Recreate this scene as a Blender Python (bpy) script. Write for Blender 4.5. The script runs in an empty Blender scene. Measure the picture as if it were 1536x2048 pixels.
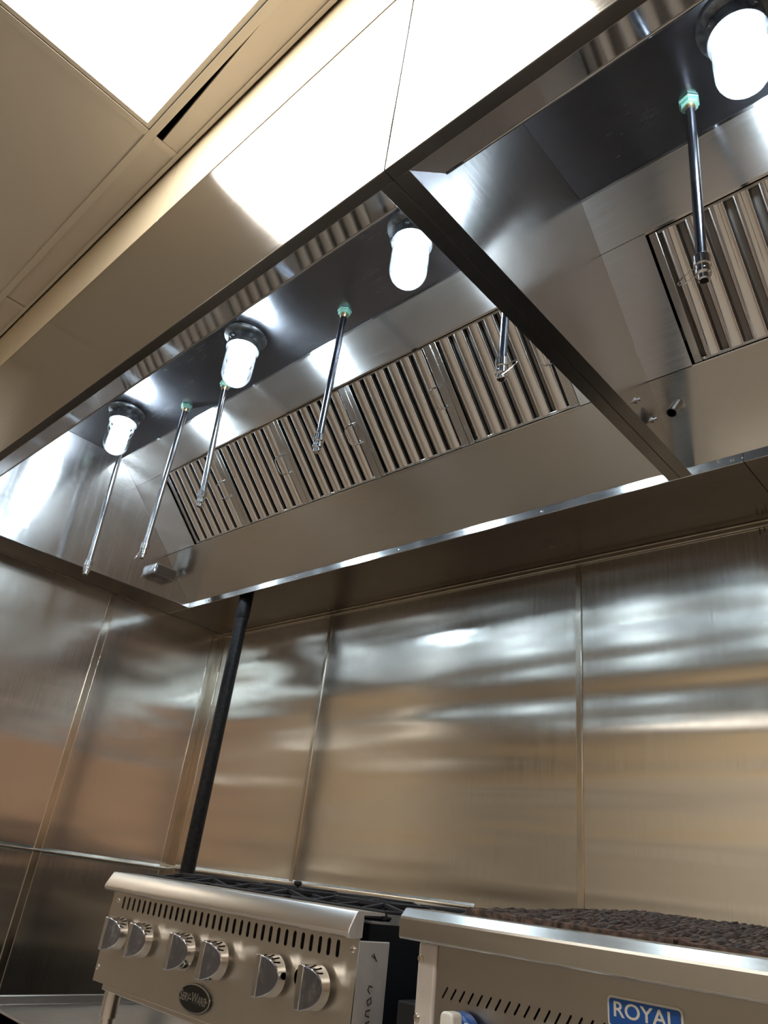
import bpy, bmesh, math, random
from mathutils import Vector, Matrix
random.seed(7)
S = bpy.context.scene
COL = S.collection
H = 0.97                      # camera height above the floor: every z below is given relative to it

# ------------------------------------------------------------------ camera, world, exposure
cd = bpy.data.cameras.new('camera')
cam = bpy.data.objects.new('camera', cd)
COL.objects.link(cam)
R = ((0.7310899510948194, 0.6723277261117697, 0.11611594252966152),
     (-0.23260152141961488, 0.40559772684521805, -0.8839609811588249),
     (-0.6414078387745623, 0.6192462455916621, 0.4529128742696282))
m = Matrix(((R[0][0], -R[1][0], -R[2][0], 0), (R[0][1], -R[1][1], -R[2][1], 0),
            (R[0][2], -R[1][2], -R[2][2], H), (0, 0, 0, 1)))
cam.matrix_world = m
cd.sensor_fit = 'VERTICAL'
cd.sensor_height = 36.0
cd.sensor_width = 27.0
cd.lens = 1443.75 / 2048 * 36.0
cd.clip_start = 0.02
S.camera = cam
W = bpy.data.worlds.new('world')
S.world = W
W.use_nodes = True
W.node_tree.nodes['Background'].inputs['Color'].default_value = (0.9, 0.8, 0.68, 1)
W.node_tree.nodes['Background'].inputs['Strength'].default_value = 0.02
S.view_settings.view_transform = 'Standard'
S.view_settings.look = 'None'
S.view_settings.gamma = 1.0
S.view_settings.use_curve_mapping = False
S.view_settings.exposure = 0.0
S.cycles.max_bounces = 10
S.cycles.glossy_bounces = 7
S.cycles.diffuse_bounces = 4
S.cycles.transparent_max_bounces = 12
S.cycles.sample_clamp_indirect = 8.0
S.cycles.caustics_reflective = True
TROFFER = 12.0
BULB = 150.0

# ------------------------------------------------------------------ materials
def new_mat(name):
    mt = bpy.data.materials.new(name)
    mt.use_nodes = True
    nt = mt.node_tree
    return mt, nt, nt.nodes['Principled BSDF']

def N(nt, t, **kw):
    n = nt.nodes.new(t)
    for k, v in kw.items():
        setattr(n, k, v)
    return n

def steel(name, base=(0.60, 0.58, 0.55), rough=0.25, aniso=0.7, spread=(0, 0, 1), grain=(1, 1, 1),
          wave=0.0, wave_scale=(1, 1, 1), fine=0.0, dirt=0.0, dirt_col=(0.12, 0.08, 0.05), dirt_scale=(6, 6, 6), rvar=0.02, metal=1.0):
    """brushed stainless: spread = direction the highlight stretches, grain = noise scale per axis"""
    mt, nt, b = new_mat(name)
    L = nt.links
    b.inputs['Metallic'].default_value = metal
    b.inputs['Base Color'].default_value = (*base, 1)
    b.inputs['Roughness'].default_value = rough
    b.inputs['Anisotropic'].default_value = aniso
    geo = N(nt, 'ShaderNodeNewGeometry')
    if aniso > 0:
        c = N(nt, 'ShaderNodeCombineXYZ')
        for i in range(3):
            c.inputs[i].default_value = spread[i]
        L.new(c.outputs[0], b.inputs['Tangent'])
    mp = N(nt, 'ShaderNodeVectorMath', operation='MULTIPLY')
    mp.inputs[1].default_value = grain
    L.new(geo.outputs['Position'], mp.inputs[0])
    n1 = N(nt, 'ShaderNodeTexNoise')
    n1.inputs['Scale'].default_value = 1.0
    n1.inputs['Detail'].default_value = 4.0
    L.new(mp.outputs[0], n1.inputs['Vector'])
    mr = N(nt, 'ShaderNodeMapRange')
    mr.inputs[1].default_value = 0.3; mr.inputs[2].default_value = 0.7
    mr.inputs[3].default_value = max(0.02, rough - rvar); mr.inputs[4].default_value = rough + rvar
    L.new(n1.outputs['Fac'], mr.inputs[0])
    rough_out = mr.outputs[0]
    bp = N(nt, 'ShaderNodeBump')
    bp.inputs['Strength'].default_value = 1.0
    bp.inputs['Distance'].default_value = fine * 0.001
    if fine > 0:
        L.new(n1.outputs['Fac'], bp.inputs['Height'])
    last = bp
    if wave > 0:
        mw = N(nt, 'ShaderNodeVectorMath', operation='MULTIPLY')
        mw.inputs[1].default_value = wave_scale
        L.new(geo.outputs['Position'], mw.inputs[0])
        n2 = N(nt, 'ShaderNodeTexNoise')
        n2.inputs['Scale'].default_value = 1.0
        n2.inputs['Detail'].default_value = 1.5
        L.new(mw.outputs[0], n2.inputs['Vector'])
        b2 = N(nt, 'ShaderNodeBump')
        b2.inputs['Strength'].default_value = 1.0
        b2.inputs['Distance'].default_value = wave
        L.new(n2.outputs['Fac'], b2.inputs['Height'])
        L.new(bp.outputs[0], b2.inputs['Normal'])
        last = b2
    L.new(last.outputs[0], b.inputs['Normal'])
    if dirt > 0:
        md = N(nt, 'ShaderNodeVectorMath', operation='MULTIPLY')
        md.inputs[1].default_value = dirt_scale
        L.new(geo.outputs['Position'], md.inputs[0])
        n3 = N(nt, 'ShaderNodeTexNoise')
        n3.inputs['Scale'].default_value = 1.0
        n3.inputs['Detail'].default_value = 6.0
        n3.inputs['Roughness'].default_value = 0.65
        L.new(md.outputs[0], n3.inputs['Vector'])
        r3 = N(nt, 'ShaderNodeMapRange')
        r3.inputs[1].default_value = 0.5; r3.inputs[2].default_value = 0.75
        r3.inputs[3].default_value = 0.0; r3.inputs[4].default_value = dirt
        L.new(n3.outputs['Fac'], r3.inputs[0])
        mx = N(nt, 'ShaderNodeMix', data_type='RGBA')
        mx.inputs['A'].default_value = (*base, 1)
        mx.inputs['B'].default_value = (*dirt_col, 1)
        L.new(r3.outputs[0], mx.inputs['Factor'])
        L.new(mx.outputs['Result'], b.inputs['Base Color'])
        ad = N(nt, 'ShaderNodeMath', operation='MULTIPLY_ADD')
        ad.inputs[1].default_value = 0.35
        L.new(r3.outputs[0], ad.inputs[0])
        L.new(rough_out, ad.inputs[2])
        rough_out = ad.outputs[0]
    L.new(rough_out, b.inputs['Roughness'])
    return mt

def plain(name, col, rough=0.5, metal=0.0, noise=0.0, nscale=20.0, col2=None, bump=0.0, spec=0.5):
    mt, nt, b = new_mat(name)
    b.inputs['Base Color'].default_value = (*col, 1)
    b.inputs['Roughness'].default_value = rough
    b.inputs['Metallic'].default_value = metal
    b.inputs['Specular IOR Level'].default_value = spec
    if noise > 0 or bump > 0:
        geo = N(nt, 'ShaderNodeNewGeometry')
        n = N(nt, 'ShaderNodeTexNoise')
        n.inputs['Scale'].default_value = nscale
        n.inputs['Detail'].default_value = 5.0
        nt.links.new(geo.outputs['Position'], n.inputs['Vector'])
        if noise > 0:
            mx = N(nt, 'ShaderNodeMix', data_type='RGBA')
            mx.inputs['A'].default_value = (*col, 1)
            mx.inputs['B'].default_value = (*(col2 or tuple(c * 0.5 for c in col)), 1)
            r = N(nt, 'ShaderNodeMapRange')
            r.inputs[1].default_value = 0.4; r.inputs[2].default_value = 0.7
            r.inputs[3].default_value = 0.0; r.inputs[4].default_value = noise
            nt.links.new(n.outputs['Fac'], r.inputs[0])
            nt.links.new(r.outputs[0], mx.inputs['Factor'])
            nt.links.new(mx.outputs['Result'], b.inputs['Base Color'])
        if bump > 0:
            bp = N(nt, 'ShaderNodeBump')
            bp.inputs['Distance'].default_value = bump
            nt.links.new(n.outputs['Fac'], bp.inputs['Height'])
            nt.links.new(bp.outputs[0], b.inputs['Normal'])
    return mt

def emis(name, col, strength):
    mt = bpy.data.materials.new(name)
    mt.use_nodes = True
    nt = mt.node_tree
    nt.nodes.clear()
    e = N(nt, 'ShaderNodeEmission')
    e.inputs['Color'].default_value = (*col, 1)
    e.inputs['Strength'].default_value = strength
    o = N(nt, 'ShaderNodeOutputMaterial')
    nt.links.new(e.outputs[0], o.inputs['Surface'])
    return mt

def thin_glass(name):
    mt = bpy.data.materials.new(name)
    mt.use_nodes = True
    nt = mt.node_tree
    nt.nodes.clear()
    t = N(nt, 'ShaderNodeBsdfTransparent')
    t.inputs['Color'].default_value = (0.95, 0.98, 0.99, 1)
    g = N(nt, 'ShaderNodeBsdfGlossy')
    g.inputs['Roughness'].default_value = 0.04
    f = N(nt, 'ShaderNodeFresnel')
    f.inputs['IOR'].default_value = 1.45
    mx = N(nt, 'ShaderNodeMixShader')
    o = N(nt, 'ShaderNodeOutputMaterial')
    nt.links.new(f.outputs[0], mx.inputs[0])
    nt.links.new(t.outputs[0], mx.inputs[1])
    nt.links.new(g.outputs[0], mx.inputs[2])
    nt.links.new(mx.outputs[0], o.inputs['Surface'])
    return mt

SL = (0, 0.689, -0.724)       # down-slope direction of the filter plane
M = {}
M['face'] = steel('brushed_steel_hood_front', (0.60, 0.59, 0.57), 0.17, 0.5, (0, 0, 1), (6, 300, 300), 0.0015, (0.8, 1, 1.5), rvar=0.03)
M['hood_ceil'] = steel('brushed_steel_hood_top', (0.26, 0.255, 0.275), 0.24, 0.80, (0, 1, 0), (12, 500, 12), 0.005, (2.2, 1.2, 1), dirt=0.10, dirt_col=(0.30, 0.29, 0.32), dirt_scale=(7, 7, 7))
M['slope'] = steel('brushed_steel_hood_back', (0.66, 0.63, 0.60), 0.25, 0.85, SL, (6, 200, 200), 0.003, (1.6, 1, 1))
M['endp'] = steel('brushed_steel_hood_end', (0.66, 0.63, 0.61), 0.20, 0.85, (0, 0, 1), (200, 6, 200), 0.014, (1, 2.0, 1.2))
M['endl'] = steel('streaked_steel_hood_end', (0.66, 0.63, 0.61), 0.18, 0.85, (0, 0, 1), (200, 6, 200), 0.014, (1, 2.2, 1.2), dirt=0.22, dirt_col=(0.82, 0.78, 0.72), dirt_scale=(20, 55, 2.6))
M['lower'] = steel('brushed_steel_hood_lower', (0.52, 0.48, 0.42), 0.22, 0.85, SL, (6, 200, 200), 0.004, (2.0, 1, 1))
M['fold'] = steel('polished_steel_lip', (0.55, 0.54, 0.53), 0.10, 0.6, SL, (5, 200, 200), 0.0015, (1.5, 1, 1))
M['flange'] = steel('brushed_steel_flange', (0.24, 0.22, 0.20), 0.25, 0.4, (0, 1, 0), (6, 200, 200))
M['polish'] = steel('polished_steel', (0.72, 0.70, 0.67), 0.09, 0.0, grain=(30, 30, 30), rvar=0.03)
M['strip'] = steel('bright_steel_strip', (0.78, 0.77, 0.75), 0.12, 0.3, (0, 0, 1), (5, 200, 200), 0.0008, (2, 1, 1))
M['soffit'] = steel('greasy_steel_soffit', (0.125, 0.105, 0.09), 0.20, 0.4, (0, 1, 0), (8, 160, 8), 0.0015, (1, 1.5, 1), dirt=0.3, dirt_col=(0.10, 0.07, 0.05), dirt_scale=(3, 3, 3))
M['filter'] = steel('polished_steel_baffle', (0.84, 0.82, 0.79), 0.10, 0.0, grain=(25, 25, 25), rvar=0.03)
M['filter_rear'] = steel('shaded_steel_baffle', (0.22, 0.20, 0.18), 0.35, 0.0, grain=(25, 25, 25))  # rear baffles darkened in colour so the gaps read as shaded interior
M['filt_frame'] = steel('steel_filter_frame', (0.52, 0.49, 0.45), 0.22, 0.5, SL, (120, 12, 12), dirt=0.3, dirt_scale=(14, 14, 14))
M['wall_b'] = steel('brushed_steel_back_wall', (0.80, 0.76, 0.69), 0.19, 0.35, (1, 0, 0), (150, 150, 5), 0.018, (0.5, 1, 5.0), dirt=0.05, dirt_col=(0.42, 0.36, 0.27), dirt_scale=(90, 90, 2.5))
M['wall_l'] = steel('brushed_steel_left_wall', (0.80, 0.76, 0.70), 0.20, 0.40, (0, 1, 0), (150, 150, 5), 0.016, (1, 0.55, 3.6), dirt=0.02, dirt_col=(0.40, 0.30, 0.22), dirt_scale=(90, 90, 2.5))
M['range'] = steel('brushed_steel_range', (0.66, 0.61, 0.54), 0.36, 0.5, (1, 0, 0), (150, 150, 6), 0.001, (6, 6, 6), dirt=0.05, dirt_scale=(9, 9, 7))
M['lip'] = steel('satin_steel_range_lip', (0.78, 0.73, 0.67), 0.30, 0.4, (0, 0, 1), (6, 150, 150), dirt=0.05)
M['broil'] = steel('brushed_steel_broiler', (0.47, 0.44, 0.39), 0.32, 0.5, (1, 0, 0), (150, 150, 6), 0.0008, (5, 5, 5), dirt=0.06, dirt_scale=(9, 9, 7))
M['worn'] = steel('worn_steel_post', (0.74, 0.68, 0.63), 0.40, 0.0, grain=(40, 40, 14), dirt=0.25, dirt_col=(0.30, 0.25, 0.22), dirt_scale=(30, 30, 18), metal=0.35)
M['chrome'] = plain('chrome', (0.80, 0.79, 0.77), 0.08, 1.0)
M['facet'] = steel('brushed_knob_face', (0.22, 0.23, 0.27), 0.22, 0.5, (1, 0, 0), (60, 60, 8), dirt=0.3, dirt_col=(0.75, 0.76, 0.8), dirt_scale=(60, 60, 30))
M['black_pipe'] = plain('black_iron_pipe', (0.009, 0.0085, 0.009), 0.42, 0.0, 0.5, 60, (0.035, 0.032, 0.03), 0.0004, 0.2)
M['iron'] = plain('cast_iron', (0.034, 0.034, 0.039), 0.5, 0.0, 0.5, 45, (0.055, 0.047, 0.042), 0.0006, 0.15)
M['rusty'] = plain('charred_rusty_iron', (0.030, 0.020, 0.016), 0.7, 0.0, 1.0, 70, (0.17, 0.095, 0.065), 0.004)
M['black_steel'] = plain('near_black_steel', (0.012, 0.013, 0.016), 0.35)  # near-black steel of the bodies, sides and stand base
M['dark'] = plain('dark_cavity', (0.004, 0.004, 0.004), 0.9)
M['screw'] = plain('zinc_screw', (0.70, 0.62, 0.48), 0.25, 1.0)
M['conduit'] = steel('chromed_pipe', (0.55, 0.55, 0.56), 0.14, 0.0, grain=(40, 40, 8), dirt=0.3, dirt_scale=(30, 30, 8))
M['dark_conduit'] = steel('dark_steel_pipe', (0.22, 0.23, 0.26), 0.18, 0.0, grain=(40, 40, 8), dirt=0.4, dirt_col=(0.05, 0.05, 0.06), dirt_scale=(30, 30, 8))
M['patina'] = plain('green_patina_brass', (0.20, 0.42, 0.34), 0.5, 0.6, 0.5, 80, (0.25, 0.20, 0.12))
M['brass'] = plain('brass', (0.62, 0.42, 0.24), 0.3, 1.0)
M['castalu'] = plain('cast_aluminium_base', (0.10, 0.10, 0.105), 0.35, 0.8, 0.5, 50, (0.38, 0.37, 0.35))
M['bulb'] = emis('lamp_glow', (0.70, 0.86, 1.0), BULB)
M['glass'] = thin_glass('clear_jar_glass')
M['troffer'] = emis('light_panel_glow', (1.0, 0.96, 0.89), TROFFER)
M['tile'] = plain('cream_ceiling_tile', (0.73, 0.66, 0.56), 0.75, 0.0, 0.10, 3, (0.66, 0.58, 0.49))
M['tbar'] = plain('cream_ceiling_grid', (0.76, 0.69, 0.58), 0.6)
M['cream'] = plain('cream_closure_panel', (0.78, 0.66, 0.47), 0.5, 0.0, 0.10, 2.0, (0.70, 0.58, 0.42))
M['wall_paint'] = plain('warm_cream_paint', (0.82, 0.77, 0.68), 0.6)
M['wall_copper'] = plain('salmon_tan_paint', (0.78, 0.53, 0.39), 0.6)
M['added_wainscot'] = plain('added_wainscot_tile', (0.42, 0.37, 0.31), 0.4)
M['floor'] = plain('brown_quarry_tile', (0.27, 0.24, 0.21), 0.45, 0.0, 0.5, 4, (0.31, 0.265, 0.22))
M['stand'] = steel('steel_stand_top', (0.60, 0.57, 0.54), 0.33, 0.4, (0, 1, 0), (6, 120, 120), dirt=0.15, dirt_scale=(8, 8, 8))
M['blue'] = plain('blue_enamel', (0.012, 0.10, 0.42), 0.35)
M['white'] = plain('white_enamel', (0.78, 0.76, 0.70), 0.4)
M['badge_black'] = plain('black_badge_enamel', (0.010, 0.010, 0.010), 0.25)
M['ink'] = plain('black_marker_ink', (0.03, 0.025, 0.03), 0.6)
M['stain'] = plain('brown_grease_drip', (0.075, 0.035, 0.018), 0.35)
M['knobgrey'] = plain('grey_knob_metal', (0.50, 0.50, 0.48), 0.35, 0.8)

# ------------------------------------------------------------------ mesh helpers
class MB:
    def __init__(s):
        s.v = []; s.f = []
    def add(s, vs, fs):
        o = len(s.v)
        s.v += [Vector(q) for q in vs]
        s.f += [tuple(i + o for i in f) for f in fs]
        return s
    def box(s, x0, x1, y0, y1, z0, z1):
        vs = [(x, y, z) for z in (z0, z1) for y in (y0, y1) for x in (x0, x1)]
        return s.add(vs, [(0, 2, 3, 1), (4, 5, 7, 6), (0, 1, 5, 4), (2, 6, 7, 3), (0, 4, 6, 2), (1, 3, 7, 5)])
    def prism(s, poly, axis, a0, a1):
        n = len(poly)
        def P(p, a):
            return {'x': (a, p[0], p[1]), 'y': (p[0], a, p[1]), 'z': (p[0], p[1], a)}[axis]
        vs = [P(p, a0) for p in poly] + [P(p, a1) for p in poly]
        fs = [tuple(range(n)), tuple(range(2 * n - 1, n - 1, -1))]
        fs += [(i, (i + 1) % n, n + (i + 1) % n, n + i) for i in range(n)]
        return s.add(vs, fs)
    def slab(s, a, b, c, d, t):
        """quad a b c d thickened by t along its normal"""
        a, b, c, d = map(Vector, (a, b, c, d))
        n = (b - a).cross(d - a).normalized() * t
        return s.add([a, b, c, d, a + n, b + n, c + n, d + n],
                     [(0, 3, 2, 1), (4, 5, 6, 7), (0, 1, 5, 4), (1, 2, 6, 5), (2, 3, 7, 6), (3, 0, 4, 7)])
    def lathe(s, prof, base, axis=(0, 0, 1), n=32):
        """prof = [(r, h)] along axis from base; ends with r = 0 close to a point, others get a cap"""
        ax = Vector(axis).normalized()
        e1 = ax.orthogonal().normalized(); e2 = ax.cross(e1)
        base = Vector(base)
        o = len(s.v); rings = []
        for r, h in prof:
            if r < 1e-6:
                s.v.append(base + ax * h); rings.append([len(s.v) - 1])
            else:
                ids = []
                for k in range(n):
                    t = 2 * math.pi * k / n
                    s.v.append(base + ax * h + (e1 * math.cos(t) + e2 * math.sin(t)) * r)
                    ids.append(len(s.v) - 1)
                rings.append(ids)
        for a, b in zip(rings, rings[1:]):
            for k in range(n):
                k2 = (k + 1) % n
                if len(a) == 1 and len(b) == 1: continue
                if len(a) == 1: s.f.append((a[0], b[k2], b[k]))
                elif len(b) == 1: s.f.append((a[k], a[k2], b[0]))
                else: s.f.append((a[k], a[k2], b[k2], b[k]))
        if len(rings[0]) > 1: s.f.append(tuple(reversed(rings[0])))
        if len(rings[-1]) > 1: s.f.append(tuple(rings[-1]))
        return s
    def cyl(s, p0, p1, r0, r1=None, n=24):
        p0, p1 = Vector(p0), Vector(p1)
        return s.lathe([(r0, 0), (r0 if r1 is None else r1, (p1 - p0).length)], p0, p1 - p0, n)
    def tube(s, pts, r, n=8, closed=False):
        pts = [Vector(p) for p in pts]
        rings = []
        m = len(pts)
        prev = None
        for i, p in enumerate(pts):
            if closed: d = pts[(i + 1) % m] - pts[i - 1]
            else: d = pts[min(i + 1, m - 1)] - pts[max(i - 1, 0)]
            d.normalize()
            if prev is None: e1 = d.orthogonal().normalized()
            else:
                e1 = prev - d * prev.dot(d)
                e1.normalize()
            prev = e1
            e2 = d.cross(e1)
            rr = r[i] if isinstance(r, (list, tuple)) else r
            ids = []
            for k in range(n):
                t = 2 * math.pi * k / n
                s.v.append(p + (e1 * math.cos(t) + e2 * math.sin(t)) * rr)
                ids.append(len(s.v) - 1)
            rings.append(ids)
        pairs = list(zip(rings, rings[1:])) + ([(rings[-1], rings[0])] if closed else [])
        for a, b in pairs:
            for k in range(n):
                s.f.append((a[k], a[(k + 1) % n], b[(k + 1) % n], b[k]))
        if not closed:
            s.f.append(tuple(reversed(rings[0]))); s.f.append(tuple(rings[-1]))
        return s

ORG = {}                                    # thing/part -> world origin of its local frame
def link(o, parent, origin):
    COL.objects.link(o)
    if parent is not None:
        o.parent = parent
    return o

def obj(name, mb, mat, parent=None, loc=None, bevel=0.0, seg=2, smooth=0.6):
    """one mesh object. World-space verts are moved into the parent's frame (or about loc when top level)."""
    me = bpy.data.meshes.new(name)
    if parent is not None:
        org = ORG[parent.as_pointer()]
    else:
        org = Vector(loc) if loc is not None else Vector((0, 0, 0))
    if mb.v:
        me.from_pydata([v - org for v in mb.v], [], mb.f)
    bm = bmesh.new(); bm.from_mesh(me)
    bmesh.ops.recalc_face_normals(bm, faces=bm.faces)
    bm.to_mesh(me); bm.free()
    if smooth:
        me.polygons.foreach_set('use_smooth', [True] * len(me.polygons))
        me.set_sharp_from_angle(angle=smooth)
    me.materials.append(M[mat] if isinstance(mat, str) else mat)
    o = bpy.data.objects.new(name, me)
    link(o, parent, org)
    if parent is None:
        o.location = org
    ORG[o.as_pointer()] = org
    if bevel > 0:
        b = o.modifiers.new('bevel', 'BEVEL')
        b.width = bevel; b.segments = seg; b.limit_method = 'ANGLE'; b.angle_limit = 0.6
    return o

def tag(o, label=None, cat=None, group=None, kind=None):
    if label: o['label'] = label
    if cat: o['category'] = cat
    if group: o['group'] = group
    if kind: o['kind'] = kind
    return o

def thing(name, label, cat, loc, group=None, local=False):
    o = bpy.data.objects.new(name, None)
    o.empty_display_size = 0.05
    COL.objects.link(o)
    o.location = loc
    tag(o, label, cat, group)
    ORG[o.as_pointer()] = Vector((0, 0, 0)) if local else Vector(loc)
    return o

def copy_tree(o, parent=None):
    c = o.copy()
    COL.objects.link(c)
    ORG[c.as_pointer()] = ORG[o.as_pointer()]
    if parent is not None:
        c.parent = parent
    for ch in list(o.children):
        copy_tree(ch, c)
    return c

def struct(name, mb, mat, loc=None, bevel=0.0):
    o = obj(name, mb, mat, None, loc, bevel)
    o['kind'] = 'structure'
    return o

def curve_mesh(name, splines, extrude, mat, parent, matrix, bevel=0.0):
    """filled 2-D outline with holes, extruded, placed by matrix in the parent's frame"""
    cu = bpy.data.curves.new('outline', 'CURVE')
    cu.dimensions = '2D'; cu.fill_mode = 'BOTH'; cu.extrude = extrude; cu.bevel_depth = bevel; cu.bevel_resolution = 2
    for pts in splines:
        sp = cu.splines.new('POLY')
        sp.points.add(len(pts) - 1)
        for p, q in zip(sp.points, pts):
            p.co = (q[0], q[1], 0, 1)
        sp.use_cyclic_u = True
    return _from_curve(name, cu, mat, parent, matrix)

def text_mesh(name, body, size, extrude, mat, parent, matrix, small_caps=None, sx=1.0, bold=0.0, spacing=1.0):
    cu = bpy.data.curves.new('lettering', 'FONT')
    cu.body = body; cu.size = size; cu.extrude = extrude; cu.align_x = 'CENTER'; cu.align_y = 'CENTER'
    cu.offset = bold; cu.space_character = spacing
    if small_caps:
        cu.small_caps_scale = small_caps
        for fmt in cu.body_format:
            fmt.use_small_caps = True
    return _from_curve(name, cu, mat, parent, matrix @ Matrix.Diagonal((sx, 1, 1, 1)))

def _from_curve(name, cu, mat, parent, matrix):
    t = bpy.data.objects.new('temporary', cu)
    COL.objects.link(t)
    dg = bpy.context.evaluated_depsgraph_get()
    me = bpy.data.meshes.new_from_object(t.evaluated_get(dg))
    bpy.data.objects.remove(t)
    bpy.data.curves.remove(cu)
    me.name = name
    me.transform(matrix)
    me.materials.clear()
    me.materials.append(M[mat])
    o = bpy.data.objects.new(name, me)
    COL.objects.link(o)
    o.parent = parent
    ORG[o.as_pointer()] = ORG[parent.as_pointer()]
    return o

def stadium(cx, cy, w, h, ang=0.0, n=6):
    """rounded slot outline"""
    r = w / 2; pts = []
    for k in range(n + 1):
        t = math.pi * k / n
        pts.append((r * math.cos(t), h / 2 - r + r * math.sin(t)))
    for k in range(n + 1):
        t = math.pi + math.pi * k / n
        pts.append((r * math.cos(t), -h / 2 + r + r * math.sin(t)))
    ca, sa = math.cos(ang), math.sin(ang)
    return [(cx + x * ca - y * sa, cy + x * sa + y * ca) for x, y in pts]

def ellipse(cx, cy, a, b, n=48):
    return [(cx + a * math.cos(2 * math.pi * k / n), cy + b * math.sin(2 * math.pi * k / n)) for k in range(n)]

def rrect(x0, x1, y0, y1, r, n=5):
    pts = []
    for cx, cy, a in ((x1 - r, y1 - r, 0), (x0 + r, y1 - r, 90), (x0 + r, y0 + r, 180), (x1 - r, y0 + r, 270)):
        for k in range(n + 1):
            t = math.radians(a + 90 * k / n)
            pts.append((cx + r * math.cos(t), cy + r * math.sin(t)))
    return pts

# ------------------------------------------------------------------ the setting
XL, YB = -3.262, 2.08            # left wall, back wall
XR, YF = 3.6, -3.4               # right wall, wall behind the camera
ZC = 1.945 + H                   # underside of the ceiling grid
struct('floor', MB().box(XL - 2.6, XR + .2, YF - .2, YB + .2, -0.1, 0), 'floor')
struct('wall_back', MB().box(XL - .2, XR + .2, YB + .004, YB + .2, 0, ZC + .3), 'wall_paint')
struct('wall_left', MB().box(XL - .2, XL - .004, .30, YB + .2, 0, ZC + .3), 'wall_paint')
XF = -5.6
struct('wall_far_left', MB().box(XF - .2, XF, YF - .2, .5, 0, ZC + .3), 'wall_paint')
struct('wall_side_left', MB().box(XF - .2, XL - .2, .30, .5, 0, ZC + .3), 'wall_paint')
struct('wall_right', MB().box(XR, XR + .2, YF - .2, YB + .2, 0, ZC + .3), 'wall_copper')
struct('wall_front', MB().box(XL - 2.6, XR + .2, YF - .2, YF, 0, ZC + .3), 'wall_paint')

WZ = .92
struct('trim_9', MB().box(XF, XR, YF, YF + .02, 0, WZ).box(XR - .02, XR, YF + .02, YB, 0, WZ).box(XF, XF + .02, YF + .02, .30, 0, WZ), 'added_wainscot')  # unseen wainscot, added so the steel mirrors a darker lower room
M['gold'] = plain('added_golden_board', (0.80, 0.62, 0.36), 0.5)
M['umber'] = plain('added_umber_board', (0.20, 0.15, 0.11), 0.5)
struct('trim_10', MB().box(XF + .02, XR, YF, YF + .03, 1.62 + H, 1.80 + H).box(XF + .02, XR, YF, YF + .03, .50 + H, .66 + H), 'umber')  # unseen boards added to put dark bands into the steel reflections
struct('trim_11', MB().box(XF + .02, XR, YF, YF + .025, 1.05 + H, 1.60 + H), 'gold')  # unseen board added for a golden band mirrored in the back wall
# ceiling: drop-in tiles in a T grid, dark void above
GX = [-1.68 + 1.22 * k for k in range(-1, 5)]
GX[0] = -2.845
GXl = [XF, -4.065] + GX + [XR]
GX = [-4.065] + GX
GY = [0.4225 - 0.61 * k for k in range(0, 7)]
light_cells = {(3, 0): 1, (3, 3): 1, (5, 0): 1, (5, 3): 1, (2, 3): 1}
cm = MB()
tz = ZC + 0.006
g = 0.003
for i in range(len(GXl) - 1):
    x0, x1 = GXl[i] + g, GXl[i + 1] - g
    for j in range(len(GY)):
        y1 = GY[j] - g
        y0 = (GY[j + 1] if j + 1 < len(GY) else YF) + g
        if j == 0 and i < 2: y1 = .30 if i == 0 else y1
        if (i, j) in light_cells: continue
        cm.box(x0, x1, y0, y1, tz, tz + .015)
    # border tiles between the last main runner and the wall angle; one has slipped and leaves a wedge-shaped gap
    yb0, yb1 = GY[0] + g, 0.522
    if i == 0: continue
    if i == 1: x0 = max(x0, XL)
    if i == 3:
        cm.prism([(x0 + .014, .458), (x0 + .016 + .53, .4345), (x1, .4345), (x1, yb1), (x0, yb1), (x0, .458)], 'z', tz - .002, tz + .013)
    else:
        cm.box(x0, x1, yb0, yb1, tz, tz + .015)
struct('ceiling', cm, 'tile')
struct('trim_1', MB().box(XF, XR, YF, YB, ZC + .22, ZC + .26), 'dark')            # structural deck above the tiles
tb = MB()
for y in GY:
    xs = XF if y < .3 else XL
    tb.box(xs, XR, y - .012, y + .012, ZC, ZC + .002).box(xs, XR, y - .001, y + .001, ZC + .002, ZC + .03)
for x in GX:
    for j in range(len(GY)):
        ya = GY[j] - .0125
        yb = (GY[j + 1] if j + 1 < len(GY) else YF) + .0125
        tb.box(x - .012, x + .012, yb, ya, ZC + .0003, ZC + .0023).box(x - .001, x + .001, yb, ya, ZC + .002, ZC + .03)
    tb.box(x - .012, x + .012, .4350, .5105, ZC + .0003, ZC + .0023)
struct('trim_2', tb, 'tbar')
struct('trim_3', MB().box(XL, XR, .5105, .5255, ZC - .001, ZC + .001).box(XL, XR, .5235, .5255, ZC - .001, ZC + .02), 'tbar')

# recessed light panels
def troffer(i, j, label):
    x0, x1 = GXl[i] + .014, GXl[i + 1] - .014
    y0, y1 = GY[j + 1] + .0135, GY[j] - .0135
    t = thing('ceiling_light', label, 'ceiling light', ((x0 + x1) / 2, (y0 + y1) / 2, ZC + .004), 'recessed ceiling light panels')
    e = .014
    f = MB()
    zz0, zz1 = ZC + .004, ZC + .05
    f.box(x0, x1, y0, y0 + e, zz0, zz1).box(x0, x1, y1 - e, y1, zz0, zz1).box(x0, x0 + e, y0 + e, y1 - e, zz0, zz1).box(x1 - e, x1, y0 + e, y1 - e, zz0, zz1)
    obj('frame', f, 'tbar', t)
    obj('diffuser', MB().box(x0 + e, x1 - e, y0 + e, y1 - e, zz0 + .004, zz0 + .01), 'troffer', t)
    obj('housing', MB().box(x0 + e, x1 - e, y0 + e, y1 - e, zz1, zz1 + .01), 'white', t)
    return t
troffer(3, 0, 'glowing white rectangular light panel in the cream ceiling before the hood')
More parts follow.
